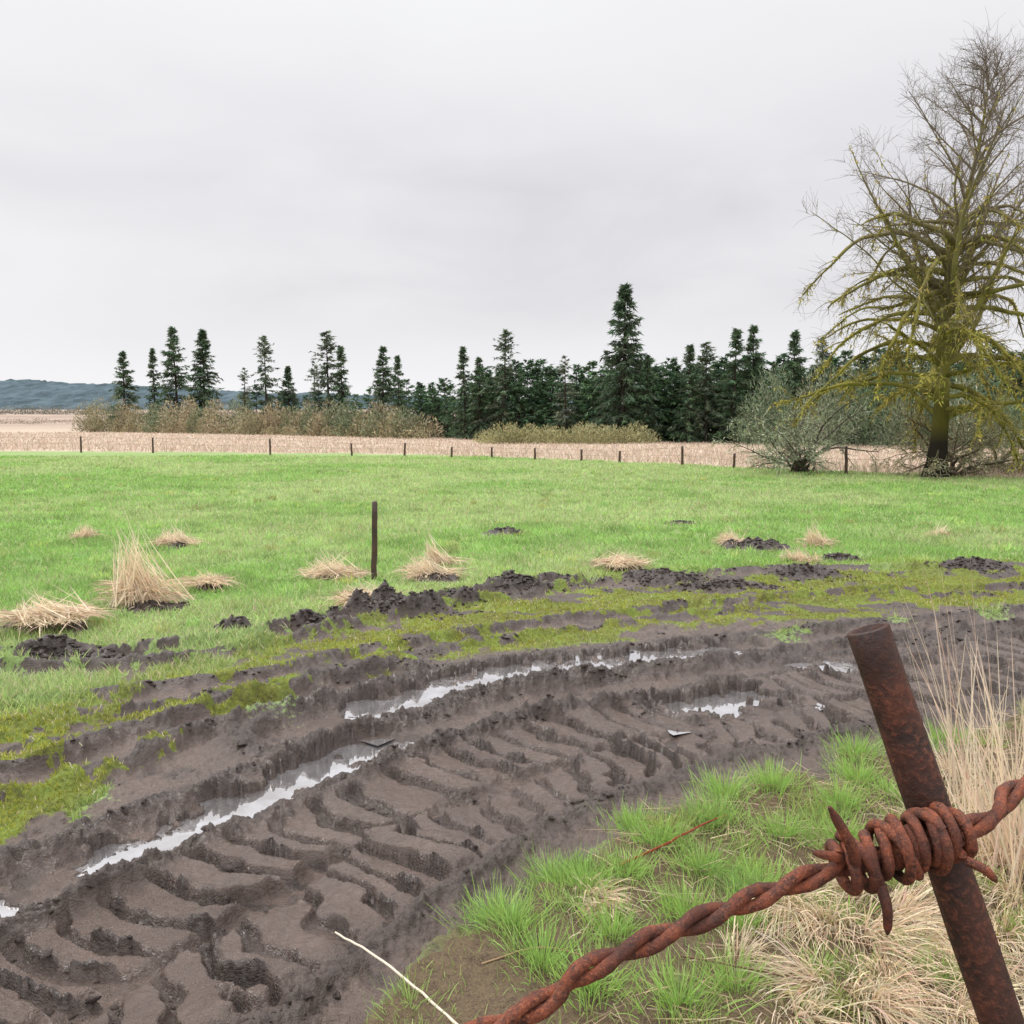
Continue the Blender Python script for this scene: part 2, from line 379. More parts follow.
# ------------------------------------------------------------------ clods
import bmesh
bm = bmesh.new(); bmesh.ops.create_icosphere(bm, subdivisions=2, radius=1)
ICO = np.array([v.co[:] for v in bm.verts]); IF = np.array([[v.index for v in f.verts] for f in bm.faces]); bm.free()
def clods(B, x, y, z, s, flat=.7):
    n = len(x)
    dsp = np.ones((n, len(ICO)))
    for j in range(3):
        ax = nrm(rng.normal(size=(n, 3))); dsp += .28 * np.sin((ICO[None] * ax[:, None]).sum(-1) * R(2, 6, n)[:, None] + R(0, 6, n)[:, None])
    dsp += rng.normal(size=dsp.shape) * .16
    sc = np.stack([R(.6, 1.6, n), R(.5, 1.1, n), R(.4, .9, n) * flat], -1) * s[:, None]
    Vv = ICO[None] * dsp[..., None] * sc[:, None]
    an = R(0, 6.28, n); c, s_ = np.cos(an)[:, None], np.sin(an)[:, None]
    Vx = Vv[..., 0] * c - Vv[..., 1] * s_; Vy = Vv[..., 0] * s_ + Vv[..., 1] * c
    Vv = np.stack([Vx + x[:, None], Vy + y[:, None], Vv[..., 2] + z[:, None]], -1)
    Ff = (np.arange(n)[:, None, None] * len(ICO) + IF[None]).reshape(-1, 3)
    B.add(Vv, None, Ff, np.zeros((n * len(ICO), 3)))
n = 140000
cx = R(-4.5, 6, n); cy = R(2.0, 10.8, n); f = fields(cx, cy)
inpud = np.zeros(n, bool)
for pts, hw, wl in PUD: inpud |= pdist(cx, cy, np.array(pts))[0] < hw * 1.4
cl_n = fbm(cx * 2, cy * 2, 3, 400)
keep = (rng.random(n) < .55 * np.clip(f['dark'] * 1.5 - .45, 0, 1) * ss(.42, .6, cl_n)) & (f['mud'] > .4) & ~inpud
cx, cy, cz = cx[keep], cy[keep], f['z'][keep]
B = Batch(); clods(B, cx, cy, cz, .004 + .014 * rng.random(len(cx)) ** 3); B.build('mud_clods', M_clod)
B = Batch()
for (x, y, rx, h, ry) in MOUNDS:
    n = int(150 * rx / .4); px = x + rng.normal(size=n) * rx * .5; py = y + rng.normal(size=n) * ry * .5; f = fields(px, py)
    clods(B, px, py, f['z'], R(.006, .022, n) * (.8 + .03 * y))
B.build('soil_mound_crumbs', M_clod)

# ------------------------------------------------------------------ straw clumps
def straw_pile(x, y, w, h, lean=(0, 0), main=False):
    B = Batch(); n = int(340 * max(.6, w / .6))
    z0 = float(fields(np.array([x]), np.array([y]))['z'][0]) - .02
    a = R(0, 6.28, n); r = np.sqrt(rng.random(n)) * w * .5 * (1 + .35 * np.sin(a * 3 + x * 5))
    pos = np.stack([r * np.cos(a), r * np.sin(a) * .7, R(0, .03, n) + z0], -1)
    na = 2 if main else 4
    ap = np.stack([lean[0] * .8 + rng.normal(size=na) * w * (.05 if main else .2), rng.normal(size=na) * w * .12, h * R(.6, 1.1, na)], -1)
    if main: ap[0] = (lean[0], 0, h); ap[1] = (w * .12, 0, h * .55)
    pick = np.where(rng.random(n) < .6, 0, rng.integers(0, na, n)) if main else rng.integers(0, na, n)
    apex = ap[pick] * np.stack([np.ones(n), np.ones(n), R(.35, 1.15, n)], -1) + rng.normal(size=(n, 3)) * w * np.array([.09, .09, .02]); apex[:, 2] = np.abs(apex[:, 2]) + z0
    d = apex - pos; ln = np.linalg.norm(d, axis=1)
    strips(B, pos, nrm(d) + rng.normal(size=(n, 3)) * (.08 if main else .22), ln * R(.7, 1.2, n), R(.006, .013, n), R(-.25, .25, n), vary((.80, .67, .50), n, .32, .05), 3)
    m = n; a = R(0, 6.28, m); r = R(.0, .55, m) * w
    pos = np.stack([r * np.cos(a), r * np.sin(a) * .7, z0 + R(.01, h * .35, m)], -1)
    d = np.stack([np.cos(a) + R(-.9, .9, m), np.sin(a) + R(-.9, .9, m), R(-.1, .5, m)], -1)
    strips(B, pos, d, R(.08, .30, m), R(.005, .012, m), R(.1, .5, m), vary((.62, .48, .34), m, .45, .08), 3)
    B.build('straw_clump', M_straw, loc=(x, y, 0))
for t in [(-3.55, 8.4, .72, .62, (-.12, 0), True), (-3.92, 7.4, .8, .15), (-4.71, 12.3, .55, .27, (-.15, 0)), (-6.4, 13.2, .33, .26), (-2.0, 9.9, .66, .20, (-.12, 0)), (-.92, 9.85, .56, .26, (-.2, .05)),
          (-1.38, 8.4, .6, .16), (-3.19, 9.2, .4, .12), (4.37, 12.5, .42, .33, (-.15, 0), True), (3.64, 11.1, .44, .2, (-.1, 0)), (1.29, 10.5, .6, .11), (6.6, 13.6, .37, .16), (3.17, 12.5, .43, .22, (-.2, 0)), (-.85, 10.7, .35, .33, (-.18, 0), True), (-1.1, 10.3, .4, .16, (.1, 0))]:
    straw_pile(*t)

# ------------------------------------------------------------------ field grass
def colgrass(x, y, moss, n):
    k = ss(.35, .65, fbm(x * .3, y * .3, 3, 200))[:, None]; k2 = fbm(x * 2.5, y * 2.5, 3, 210)[:, None]
    c = np.array([.32, .50, .145]) * (1 - k) + np.array([.45, .57, .23]) * k
    c = c * (.66 + .62 * k2)
    cm = np.array([.35, .37, .06]) * (.5 + .95 * k2)
    c = c * (1 - moss[:, None]) + cm * moss[:, None]
    dry = (rng.random(n) < .05 + .10 * k[:, 0])[:, None]
    c = np.where(dry, np.array([.60, .53, .35]), c)
    return np.clip(c * R(.65, 1.25, (n, 1)) * R(.93, 1.07, (n, 3)), .01, 1)
n = 540000
yy = np.exp(R(math.log(3.4), math.log(42), n)); xx = R(-.72, .72, n) * (yy + 1.5)
f = fields(xx, yy)
yl = np.interp(xx, LOWER[:, 0], LOWER[:, 1])
k = (yy > yl + .4) & (f['mud'] < .42) & (f['tan'] < .5) & (f['fore'] < .1)
k &= rng.random(n) < np.where(f['moss'] > .5, .75, 1)
xx, yy = xx[k], yy[k]; f = {a: b[k] for a, b in f.items()}; n = len(xx)
hh = (.05 + .05 * rng.random(n) + .10 * (fbm(xx * 1.2, yy * 1.2, 3, 300) - .35)) * (1 - .6 * f['moss']) * (1 + .01 * yy)
hh = np.maximum(hh, .02)
d0 = np.stack([R(-.6, .6, n), R(-.6, .6, n), np.ones(n)], -1)
B = Batch(); strips(B, np.stack([xx, yy, f['z'] - .005], -1), d0, hh, .0033 + .0008 * yy, R(.1, .5, n), colgrass(xx, yy, f['moss'], n), 2)
m = 420; ty = np.exp(R(math.log(7), math.log(34), m)); tx = R(-.65, .65, m) * ty; tf = fields(tx, ty); k = (tf['mud'] < .3) & (tf['tan'] < .3) & (tf['moss'] < .6) & (tf['fore'] < .1)
tx, ty, tz = tx[k], ty[k], tf['z'][k]; m = len(tx); rep = 34; px = np.repeat(tx, rep) + rng.normal(size=m * rep) * .06; py = np.repeat(ty, rep) + rng.normal(size=m * rep) * .06; q = m * rep
strips(B, np.stack([px, py, np.repeat(tz, rep)], -1), np.stack([R(-.6, .6, q), R(-.6, .6, q), np.ones(q)], -1), R(.09, .2, q), .004 + .0007 * py, R(.1, .6, q), np.repeat(vary((.42, .53, .19), m, .3, .15), rep, 0) * R(.7, 1.2, (q, 1)), 2)
B.build('field_grass', M_grass)
n = 90000
yy = np.exp(R(math.log(22), math.log(110), n)); xx = R(-.8, .8, n) * yy
ed = np.interp(xx, EDGE[:, 0], EDGE[:, 1]); k = yy > ed - .3
xx, yy, ed = xx[k], yy[k], ed[k]; n = len(xx); f = fields(xx, yy)
hh = R(.12, .3, n) * np.where((yy - ed < 3), R(.8, 2.2, n), 1)
B = Batch(); strips(B, np.stack([xx, yy, f['z']], -1), np.stack([R(-.5, .5, n), R(-.5, .5, n), np.ones(n)], -1), hh, .01 + .0007 * yy, R(.05, .4, n), vary((.56, .45, .35), n, .3, .06), 2)
B.build('dry_meadow_grass', M_straw)

# ------------------------------------------------------------------ foreground grass tufts
def tuft(B, x, y, n, h, spread, base, bend=.45, wd=.0035, lean=(0, 0), lv=4):
    z = fields(np.array([x]), np.array([y]))['z'][0]
    a = R(0, 6.28, n); r = np.abs(rng.normal(size=n)) * spread * .3
    pos = np.stack([x + r * np.cos(a), y + r * np.sin(a), np.full(n, z - .01)], -1)
    o = R(.1, 1.0, n)
    d = np.stack([np.cos(a) * o * .9 + lean[0] + R(-.15, .15, n), np.sin(a) * o * .9 + lean[1] + R(-.15, .15, n), np.ones(n)], -1)
    strips(B, pos, d, h * R(.5, 1.15, n), wd * R(.7, 1.3, n), R(.1, 1, n) * bend, vary(base, n, .3, .1), lv)
B = Batch()
spec = [(-.06, 3.05, .17), (.17, 3.35, .16), (.28, 3.2, .16), (.55, 3.75, .14), (.35, 2.9, .15), (.75, 3.35, .15), (.95, 3.2, .16), (1.0, 4.0, .17), (1.25, 4.1, .18), (1.5, 3.9, .17), (.9, 3.75, .15), (1.15, 3.6, .16), (1.8, 4.5, .18), (.1, 2.75, .15), (.25, 2.6, .15), (.5, 2.5, .15), (1.7, 4.2, .17), (.62, 3.0, .16), (2.2, 4.7, .18), (2.5, 4.9, .18), (.0, 2.95, .12), (.45, 3.3, .13), (.62, 3.55, .13), (1.4, 3.6, .15), (.8, 2.95, .14), (.7, 2.6, .14)]
for (x, y, h) in spec: tuft(B, x, y, 380, h * .95, .26, (.33, .50, .13), .5, .0032)
c = 0
while c < 300:
    x = R(-.9, 5); y = R(1.2, 6.6); yl = float(np.interp(x, LOWER[:, 0], LOWER[:, 1]))
    if y > yl - .08: continue
    c += 1
    if vn(np.array([x * 2.2]), np.array([y * 2.2]), 8)[0] < .36: continue
    tuft(B, x, y, int(R(80, 220)), R(.07, .15), R(.12, .26), (R(.27, .38), R(.40, .50), .13), .55, .0032)
n = 30000; x = R(-1, 5, n); y = R(1.5, 6.6, n); f = fields(x, y)
k = (f['fore'] > .4) & (fbm(x * 3, y * 3, 3, 31) > .44); x, y, z = x[k], y[k], f['z'][k]; n = len(x)
strips(B, np.stack([x, y, z - .003], -1), np.stack([R(-.8, .8, n), R(-.8, .8, n), np.ones(n)], -1), R(.02, .07, n), .0032, R(.1, .6, n), vary((.30, .38, .12), n, .35, .12), 3)
B.build('foreground_grass', M_grass)

B = Batch()
ST = [(.3, 3.12, 150, .2, .5, -.9), (.34, 3.05, 110, .2, -.4, -.9), (1.1, 2.95, 190, .3, -.5, -.6), (1.25, 2.85, 200, .34, .6, -.8), (1.4, 3.0, 160, .3, .9, -.3), (1.6, 3.3, 170, .3, .5, -.8),
      (.95, 2.6, 160, .28, -.9, -.3), (1.1, 2.5, 150, .3, .4, -.9), (1.75, 3.6, 140, .3, -.6, -.5), (1.9, 3.1, 200, .35, -.3, -.9), (2.1, 3.9, 120, .3, .3, -.5), (1.95, 3.4, 140, .4, -.4, -.4), (1.5, 2.6, 150, .3, -.5, -.5), (.75, 2.75, 60, .22, .5, .2),
      (1.0, 3.05, 180, .32, -.3, -1.0), (1.35, 3.2, 160, .3, -.8, -.2), (1.2, 2.65, 200, .34, -.2, -1.0), (1.45, 2.8, 200, .36, .2, -1.0), (1.7, 2.9, 180, .34, -.4, -.8), (1.85, 3.7, 160, .3, .1, -.8), (2.2, 4.3, 140, .3, -.5, -.5), (.85, 2.45, 120, .26, .1, -.9), (1.35, 2.45, 180, .3, .3, -.8)]
for (x, y, n, h, lx, ly) in ST:
    tuft(B, x, y, int(n * 1.6), h, .17, (.68, .56, .40), 1.2, .0042, (lx, ly), 6)
n = 9000; x = R(-.3, 4, n); y = R(1.6, 5.6, n); f = fields(x, y); k = (f['fore'] > .5) & (fbm(x * 1.5, y * 1.5, 3, 61) + .14 * x > .50); x, y, z = x[k], y[k], f['z'][k]; n = len(x); a = R(0, 6.28, n)
strips(B, np.stack([x, y, z + R(.005, .03, n)], -1), np.stack([np.cos(a), np.sin(a), R(-.05, .15, n)], -1), R(.05, .22, n), .0035, R(-.02, .1, n), vary((.50, .39, .26), n, .4, .08), 3)
B.build('dry_grass_litter', M_straw)
B = Batch(); n = 260
x = 2.03 + rng.normal(size=n) * .13; y = 3.35 + rng.normal(size=n) * .22
strips(B, np.stack([x, y, np.full(n, .02)], -1), np.stack([R(-.38, .15, n), R(-.15, .15, n), np.ones(n)], -1), R(.35, 1.1, n), R(.004, .009, n), R(.0, .4, n), vary((.78, .64, .49), n, .2, .05), 8)
n = 16; x = 2.15 + rng.normal(size=n) * .12; y = 3.9 + rng.normal(size=n) * .15
strips(B, np.stack([x, y, np.full(n, .02)], -1), np.stack([R(-.42, -.1, n), R(-.1, .1, n), np.ones(n)], -1), R(.9, 1.6, n), .006, R(.05, .2, n), vary((.62, .46, .36), n, .2, .06), 8)
B.build('tall_dry_grass', M_straw)

def stick(name, pts, r0, r1, col):
    B = Batch(); P = catmull(pts, 5)[None]; K = P.shape[1]
    P = P + rng.normal(size=P.shape) * r0 * .25
    tubes(B, P, np.linspace(r0, r1, K)[None], 7, np.array([col])); B.build(name, M_bark, True)
stick('dry_stem', [(-.62, 2.93, .01), (-.5, 2.78, .05), (-.36, 2.64, .05), (-.22, 2.5, .03), (-.1, 2.36, .02)], .0035, .005, (.62, .54, .43))
stick('dry_twig', [(.42, 3.32, .05), (.6, 3.42, .08), (.82, 3.6, .09), (.95, 3.75, .06)], .006, .003, (.20, .045, .025))
stick('dry_twig', [(.55, 2.72, .06), (.8, 2.6, .08), (1.05, 2.55, .06)], .004, .002, (.14, .09, .06))
stick('dry_twig', [(-.1, 2.72, .03), (.1, 2.78, .05), (.3, 2.7, .05)], .003, .002, (.30, .2, .12))

# ------------------------------------------------------------------ big mossy tree
def grow(st, d, ln, K, sag, wig):
    N = len(st); P = np.empty((N, K, 3)); P[:, 0] = st; d = nrm(d); stp = (ln / (K - 1))[:, None]
    for i in range(1, K):
        d = d + rng.normal(size=(N, 3)) * wig; d[:, 2] -= sag / (K - 1); d = nrm(d); P[:, i] = P[:, i - 1] + d * stp
    return P
def kids(P, Rr, M, t0, t1, spread, up):
    N, K, _ = P.shape
    t = R(t0, t1, (N, M)) * (K - 1); i = np.clip(t.astype(int), 0, K - 2); f = (t - i)[..., None]
    I = np.arange(N)[:, None]
    pos = P[I, i] * (1 - f) + P[I, i + 1] * f; tg = nrm(P[I, i + 1] - P[I, i]); r = Rr[I, i]
    pr = rng.normal(size=tg.shape); pr -= (pr * tg).sum(-1, keepdims=True) * tg; pr = nrm(pr)
    d = tg + pr * spread; d[..., 2] += up
    return pos.reshape(-1, 3), nrm(d).reshape(-1, 3), r.reshape(-1), (t / (K - 1)).reshape(-1)
def mossy_tree(name, loc, H=11.8):
    root = empty(name, loc)
    B = Batch()
    K = 22; tz = np.linspace(0, 1, K)
    trunk = np.stack([.9 * tz ** 2 + .12 * np.sin(tz * 9), .15 * np.sin(tz * 6), tz * H - .1], -1)[None]
    tr = (.26 * (1 - tz) ** 1.15 + .012 + .16 * np.exp(-tz * 30))[None]
    cdark = np.array([.022, .018, .014]); cm = np.array([.23, .205, .05])
    tcol = np.where((tz < .12)[:, None], cdark, cm * np.where(tz < .2, .4, .8)[:, None])[None]
    tubes(B, trunk, tr, 12, tcol)
    def tp(h):
        t = h / H * (K - 1); i = np.clip(t.astype(int), 0, K - 2); f = (t - i)[:, None]
        return trunk[0][i] * (1 - f) + trunk[0][i + 1] * f
    L1 = []
    n = 9; h = R(2.6, 5.8, n); a = np.arange(n) * 2.4 + .3
    L = grow(tp(h), np.stack([np.cos(a) * .75, np.sin(a) * .75, np.ones(n)], -1), (H - h) * R(.6, .92, n), 16, R(-.5, -.1, n), .05)
    L1.append((L, np.linspace(.075, .009, 16)[None] * R(.8, 1.2, (n, 1)), 'lead'))
    n = 54; h = 1.8 + 5.8 * np.linspace(0, 1, n) ** .9; a = np.arange(n) * 2.399
    L = grow(tp(h), np.stack([np.cos(a), np.sin(a), R(.3, .95, n)], -1), R(2.8, 5.4, n), 18, R(1.1, 2.2, n), .12)
    L1.append((L, np.linspace(.062, .012, 18)[None] * R(.7, 1.25, (n, 1)), 'low'))
    n = 44; h = 4.6 + (H - 4.8) * np.linspace(0, 1, n); a = np.arange(n) * 2.399 + 1
    q = (h - 4.6) / (H - 4.6)
    L = grow(tp(h), np.stack([np.cos(a), np.sin(a), R(.6, 1.1, n) + .5 * q], -1), (5.2 * np.clip(1 - q, 0, 1) ** .65 + .35) * R(.7, 1.05, n), 14, R(-.1, .5, n), .07)
    L1.append((L, np.linspace(.034, .006, 14)[None] * R(.8, 1.2, (n, 1)), 'up'))
    moss_pts = []
    cg = np.array([.19, .15, .125])
    for P, Rr, kind in L1:
        zz = P[..., 2]
        mossy = np.clip(1.2 - (zz - 3) / 7, .0, 1)[..., None] * {'low': 1, 'lead': .9, 'up': .6}[kind]
        col = cm * R(.4, 1.2, P.shape[:2] + (1,)) * mossy + cg * (1 - mossy)
        tubes(B, P, Rr * (1 + .5 * mossy[..., 0]) * R(.85, 1.2, Rr.shape), 6, col)
        moss_pts.append((P.reshape(-1, 3), mossy.reshape(-1), nrm(np.gradient(P, axis=1)).reshape(-1, 3)))
        M = {'low': 13, 'lead': 24, 'up': 15}[kind]
        ps, d, r, t = kids(P, Rr, M, .12, 1, .9, {'low': .0, 'lead': .5, 'up': .35}[kind])
        n = len(ps); ln = (1.3 if kind != 'lead' else 1.8) * R(.4, 1.1, n) * (1 - .5 * t)
        P2 = grow(ps, d, ln, 7, R(.2, 1.6, n) if kind == 'low' else R(-.5, .5, n), .16)
        R2 = np.minimum(r * .5, .014)[:, None] * np.linspace(1, .35, 7)[None]
        mo2 = np.clip(.95 - (P2[..., 2] - 3) / 6, 0, 1)[..., None]
        tubes(B, P2, R2 * (1 + .5 * mo2[..., 0]), 4, cm * .9 * mo2 + cg * (1 - mo2))
        if kind != 'up': moss_pts.append((P2.reshape(-1, 3), mo2.reshape(-1) * .16, nrm(np.gradient(P2, axis=1)).reshape(-1, 3)))
        ps, d, r, t = kids(P2, R2, 6, .15, 1, 1.0, .2)
        n = len(ps); P3 = grow(ps, d, R(.25, .75, n), 4, R(-.3, .5, n), .2)
        mo3 = np.clip(.35 - (P3[..., 2] - 3) / 6, 0, 1)[..., None]
        tubes(B, P3, np.full((n, 1), .0045) * np.linspace(1, .5, 4)[None], 3, cm * .9 * mo3 + cg * (1 - mo3))
    B.build('trunk_and_limbs', M_bark, True, root)
    B = Batch()
    for P, m, T in moss_pts:
        rep = 14; P = np.repeat(P, rep, 0); m = np.repeat(m, rep); T = np.repeat(T, rep, 0)
        clump = fbm(P[:, 0] * 2.2 + P[:, 2], P[:, 1] * 2.2 + P[:, 2] * 2, 2, 9)
        k = rng.random(len(P)) < m * ss(.3, .65, clump) * 1.2; P = P[k]; T = T[k]; n = len(P)
        P = P + T * R(-.15, .15, (n, 1)) + rng.normal(size=(n, 3)) * .03
        d = rng.normal(size=(n, 3)) * .6; d[:, 2] -= .45
        strips(B, P, d, R(.05, .18, n), R(.025, .055, n), .2, vary((.42, .37, .085), n, .45, .12), 2)
    B.build('hanging_moss', M_grass, False, root)
mossy_tree('moss_covered_tree', (12.75, 26.7, 0))

def bare_shrub(loc, H, W, n1, lean, col, mcol):
    B = Batch()
    a = R(0, 6.28, n1)
    st = np.stack([rng.normal(size=n1) * .2, rng.normal(size=n1) * .2, np.zeros(n1)], -1)
    P = grow(st, np.stack([np.cos(a) * W / H * 1.1 + lean, np.sin(a) * W / H, R(.5, 1.2, n1)], -1), H * R(.7, 1.3, n1), 12, R(.2, 1.4, n1), .14)
    Rr = np.linspace(.05, .01, 12)[None] * R(.6, 1.2, (n1, 1)); tubes(B, P, Rr, 5, vary(col, n1, .3))
    ps, d, r, t = kids(P, Rr, 12, .2, 1, 1, .2); n = len(ps)
    P2 = grow(ps, d, R(.4, 1.1, n) * H / 2.9, 6, R(-.2, .9, n), .2); R2 = np.linspace(.012, .006, 6)[None] * np.ones((n, 1)); tubes(B, P2, R2, 3, vary(col, n, .3))
    ps, d, r, t = kids(P2, R2, 6, .1, 1, 1, .1); n = len(ps)
    P3 = grow(ps, d, R(.15, .45, n), 3, R(-.2, .5, n), .2); tubes(B, P3, np.full((n, 3), .0055), 3, vary(mcol, n, .3))
    q = np.vstack([ps, ps]); q = q + rng.normal(size=q.shape) * .05; m = len(q); dd = rng.normal(size=(m, 3))
    strips(B, q, dd, R(.05, .12, m), R(.03, .055, m), .1, vary(mcol, m, .4), 1)
    B.build('lichen_shrub', M_twig, loc=loc)
bare_shrub((9.7, 29.8, 0), 2.9, 2.2, 20, -.4, (.10, .085, .07), (.36, .39, .26))
bare_shrub((13.7, 27.6, 0), 2.3, 1.6, 18, .1, (.15, .12, .09), (.36, .33, .21))
bare_shrub((15.6, 28.6, 0), 2.0, 2.2, 16, .3, (.13, .11, .08), (.32, .32, .20))

# ------------------------------------------------------------------ conifers
def conifer(H=10., W=2.2, base=.08, nb=190, ns=16, col=(.095, .145, .080), irregular=.5, pw=.8, sz=1.0):  # needle colours are lightened, with air haze painted in
    B = Batch()
    t = base + (1 - base) * R(0, 1, nb) ** 1.15
    whorl = .85 + .15 * np.sin(t * 60)
    L = W * (1 - t) ** pw * R(1 - irregular, 1.12, nb) * whorl + .10
    a = R(0, 6.28, nb); el = np.radians(-14 + 55 * t ** 2 + R(-8, 8, nb))
    d = np.stack([np.cos(a) * np.cos(el), np.sin(a) * np.cos(el), np.sin(el)], -1)
    bp = np.stack([np.zeros(nb), np.zeros(nb), t * H], -1)
    P = grow(bp, d, L, 5, R(-.1, .35, nb), .05)
    tubes(B, P, np.linspace(.03, .01, 5)[None] * np.ones((nb, 1)) * H / 10, 3, vary((.07, .055, .045), nb))
    f = np.clip(R(.1, 1.02, (nb, ns)) ** .8, 0, 1) * 4; i = np.clip(f.astype(int), 0, 3); fr = (f - i)[..., None]; I = np.arange(nb)[:, None]
    pos = (P[I, i] * (1 - fr) + P[I, i + 1] * fr).reshape(-1, 3); n = len(pos)
    dd = np.repeat(d, ns, 0); side = nrm(np.cross(dd, [0, 0, 1.]))
    v = dd * R(.2, 1, (n, 1)) + side * R(-1, 1, (n, 1)); v[:, 2] += R(-.7, .25, n)
    cb = np.repeat(vary(col, nb, .45, .12), ns, 0) * R(.7, 1.3, (n, 1))
    strips(B, pos + rng.normal(size=(n, 3)) * .05, v, R(.20, .45, n) * H / 10 * sz, R(.08, .15, n) * H / 10 * sz, .2, cb, 1)
    zz = np.linspace(0, 1, 8); tubes(B, np.stack([zz * 0, zz * 0, zz * H], -1)[None], (.16 * (1 - zz) + .015)[None] * H / 10, 6, np.array([[.06, .05, .04]]))
    return B.arr()
def tomesh(A, name): return np_mesh(name, A[0], A[1], A[2], {'col': A[3]})
VAR = [conifer(10, 3.0, .05, 260, 20, pw=.85), conifer(10, 2.3, .08, 180, 18, irregular=.7), conifer(10, 2.9, .16, 135, 18, (.11, .15, .09), .8, .55), conifer(10, 3.2, .04, 330, 22, (.085, .13, .075), .4, .9), conifer(10, 2.2, .22, 100, 15, (.15, .18, .125), .8, .5)]
VM = [tomesh(a, 'fir_%d' % i) for i, a in enumerate(VAR)]
for m in VM: m.materials.append(M_needle)
FIRS = [(-.434, 122, 10.8, 0), (-.400, 120, 11, 1), (-.374, 119, 13.8, 0), (-.344, 117, 13.2, 3), (-.30, 112, 8, 4), (-.275, 108, 11.6, 2), (-.25, 104, 7.8, 3), (-.22, 102, 8.2, 4), (-.205, 98, 11.2, 2), (-.19, 97, 9.5, 1), (-.145, 88, 8.8, 0), (-.126, 85, 7.7, 1),
        (-.052, 76, 7.8, 1), (-.036, 75, 6.9, 0), (-.01, 74, 9.0, 2), (.06, 70, 6.6, 4), (.124, 67, 11.6, 3), (.15, 66, 6.4, 1), (.197, 64, 7.0, 1), (.218, 64, 7.2, 2), (.248, 63, 8.0, 1), (.27, 63, 8.3, 0), (.313, 61, 7.7, 0), (.347, 60, 7.2, 2)]
for i, (ta, Y, H, v) in enumerate(FIRS):
    o = obj('fir_tree', VM[v], loc=(ta * Y, Y, -.1)); s = H / 10; o.scale = (s * R(.9, 1.25), s * R(.9, 1.25), s); o.rotation_euler = (R(-.03, .03), R(-.03, .03), i * 1.7)
MASSV = [conifer(10, 4.6, .0, 150, 18, (.085, .155, .075), .35, .5, 1.5), conifer(10, 4.2, .0, 140, 18, (.105, .175, .088), .4, .55, 1.5), conifer(10, 4.4, .0, 140, 18, (.075, .135, .07), .5, .6, 1.5)]  # treeline greens also carry painted haze, paler than real needles
B = Batch()
def putmass(x, y, H, v, tint=1.0, ws=1.0):
    Vv, Qq, Tt, Cc = MASSV[v]; a = R(0, 6.28); s = H / 10; c, sn = math.cos(a), math.sin(a)
    W = np.stack([(Vv[:, 0] * c - Vv[:, 1] * sn) * s * ws + x, (Vv[:, 0] * sn + Vv[:, 1] * c) * s * ws + y, Vv[:, 2] * s], -1)
    B.add(W, Qq, Tt, Cc * tint * R(.8, 1.2))
TL = np.array([(-.10, 82), (0, 74), (.124, 68.5), (.28, 63.5), (.58, 56.5), (.9, 50)])
for ta in np.arange(-.105, .80, .0105):
    Y = np.interp(ta, TL[:, 0], TL[:, 1])
    for row in range(2):
        yy = Y + 1 + row * 2.2 + R(-.5, .5); putmass((ta + R(-.005, .005) + row * .006) * yy, yy, R(4.4, 5.5) + row * 1.1 - (1.0 if ta < -.05 else 0), int(rng.integers(0, 3)), 1.0, R(.95, 1.3))
for ta in np.arange(-.30, -.10, .014):
    Y = np.interp(ta, [-.3, -.1], [114, 84]); putmass(ta * Y, Y, R(4, 6), int(rng.integers(0, 3)), .95)
B.build('distant_conifer_treeline', M_needle)

def lump(B, x, y, rx, ry, rz, n, col, wd):
    u = nrm(rng.normal(size=(n, 3))) * (rng.random((n, 1)) ** .45); u[:, 2] = np.abs(u[:, 2])
    pos = u * np.array([rx, ry, rz]) + np.array([x, y, 0])
    d = u * .8 + rng.normal(size=(n, 3)) * .5; d[:, 2] += .7
    strips(B, pos, d, R(.2, .5, n) * min(rz, 2.5) * .4, wd * R(.6, 1.4, n), .1, vary(col, n, .4, .08), 1)
B = Batch()
for ta in np.arange(-.475, -.10, .0085):
    Y = np.interp(ta, [-.48, -.1], [120, 79]); hgt = R(2.2, 4.5) * (1.2 if ta < -.3 else .9)
    c = [(.32, .29, .18), (.23, .25, .15), (.38, .32, .21), (.19, .22, .13)][int(rng.integers(0, 4))]
    lump(B, ta * Y, Y + R(-3, 1), R(1.1, 2.1), 1.2, hgt, 800, c, .10)
for ta in np.arange(-.46, -.10, .016):
    Y = np.interp(ta, [-.48, -.1], [120, 79]) - 3; lump(B, ta * Y, Y, R(.9, 1.6), 1, R(1.0, 1.9), 360, (.38, .33, .20), .09)
B.build('hedgerow', M_twig)
B = Batch()
for ta in np.arange(-.03, .155, .010):
    lump(B, ta * 63, 62.5 + R(-1, 1), R(.8, 1.3), .8, R(.95, 1.6), 700, (.38, .36, .19), .06)
B.build('bramble_thicket', M_twig)
B = Batch()
for ta in np.arange(.27, .80, .011):
    Y = np.interp(ta, [.26, .6], [60, 52]); lump(B, ta * Y, Y + R(-2, 1), R(1., 1.8), 1.2, R(2.8, 6.2), 1100, [(.20, .25, .15), (.28, .30, .20), (.16, .22, .13)][int(rng.integers(0, 3))], .05)
B.build('bare_woodland', M_twig)

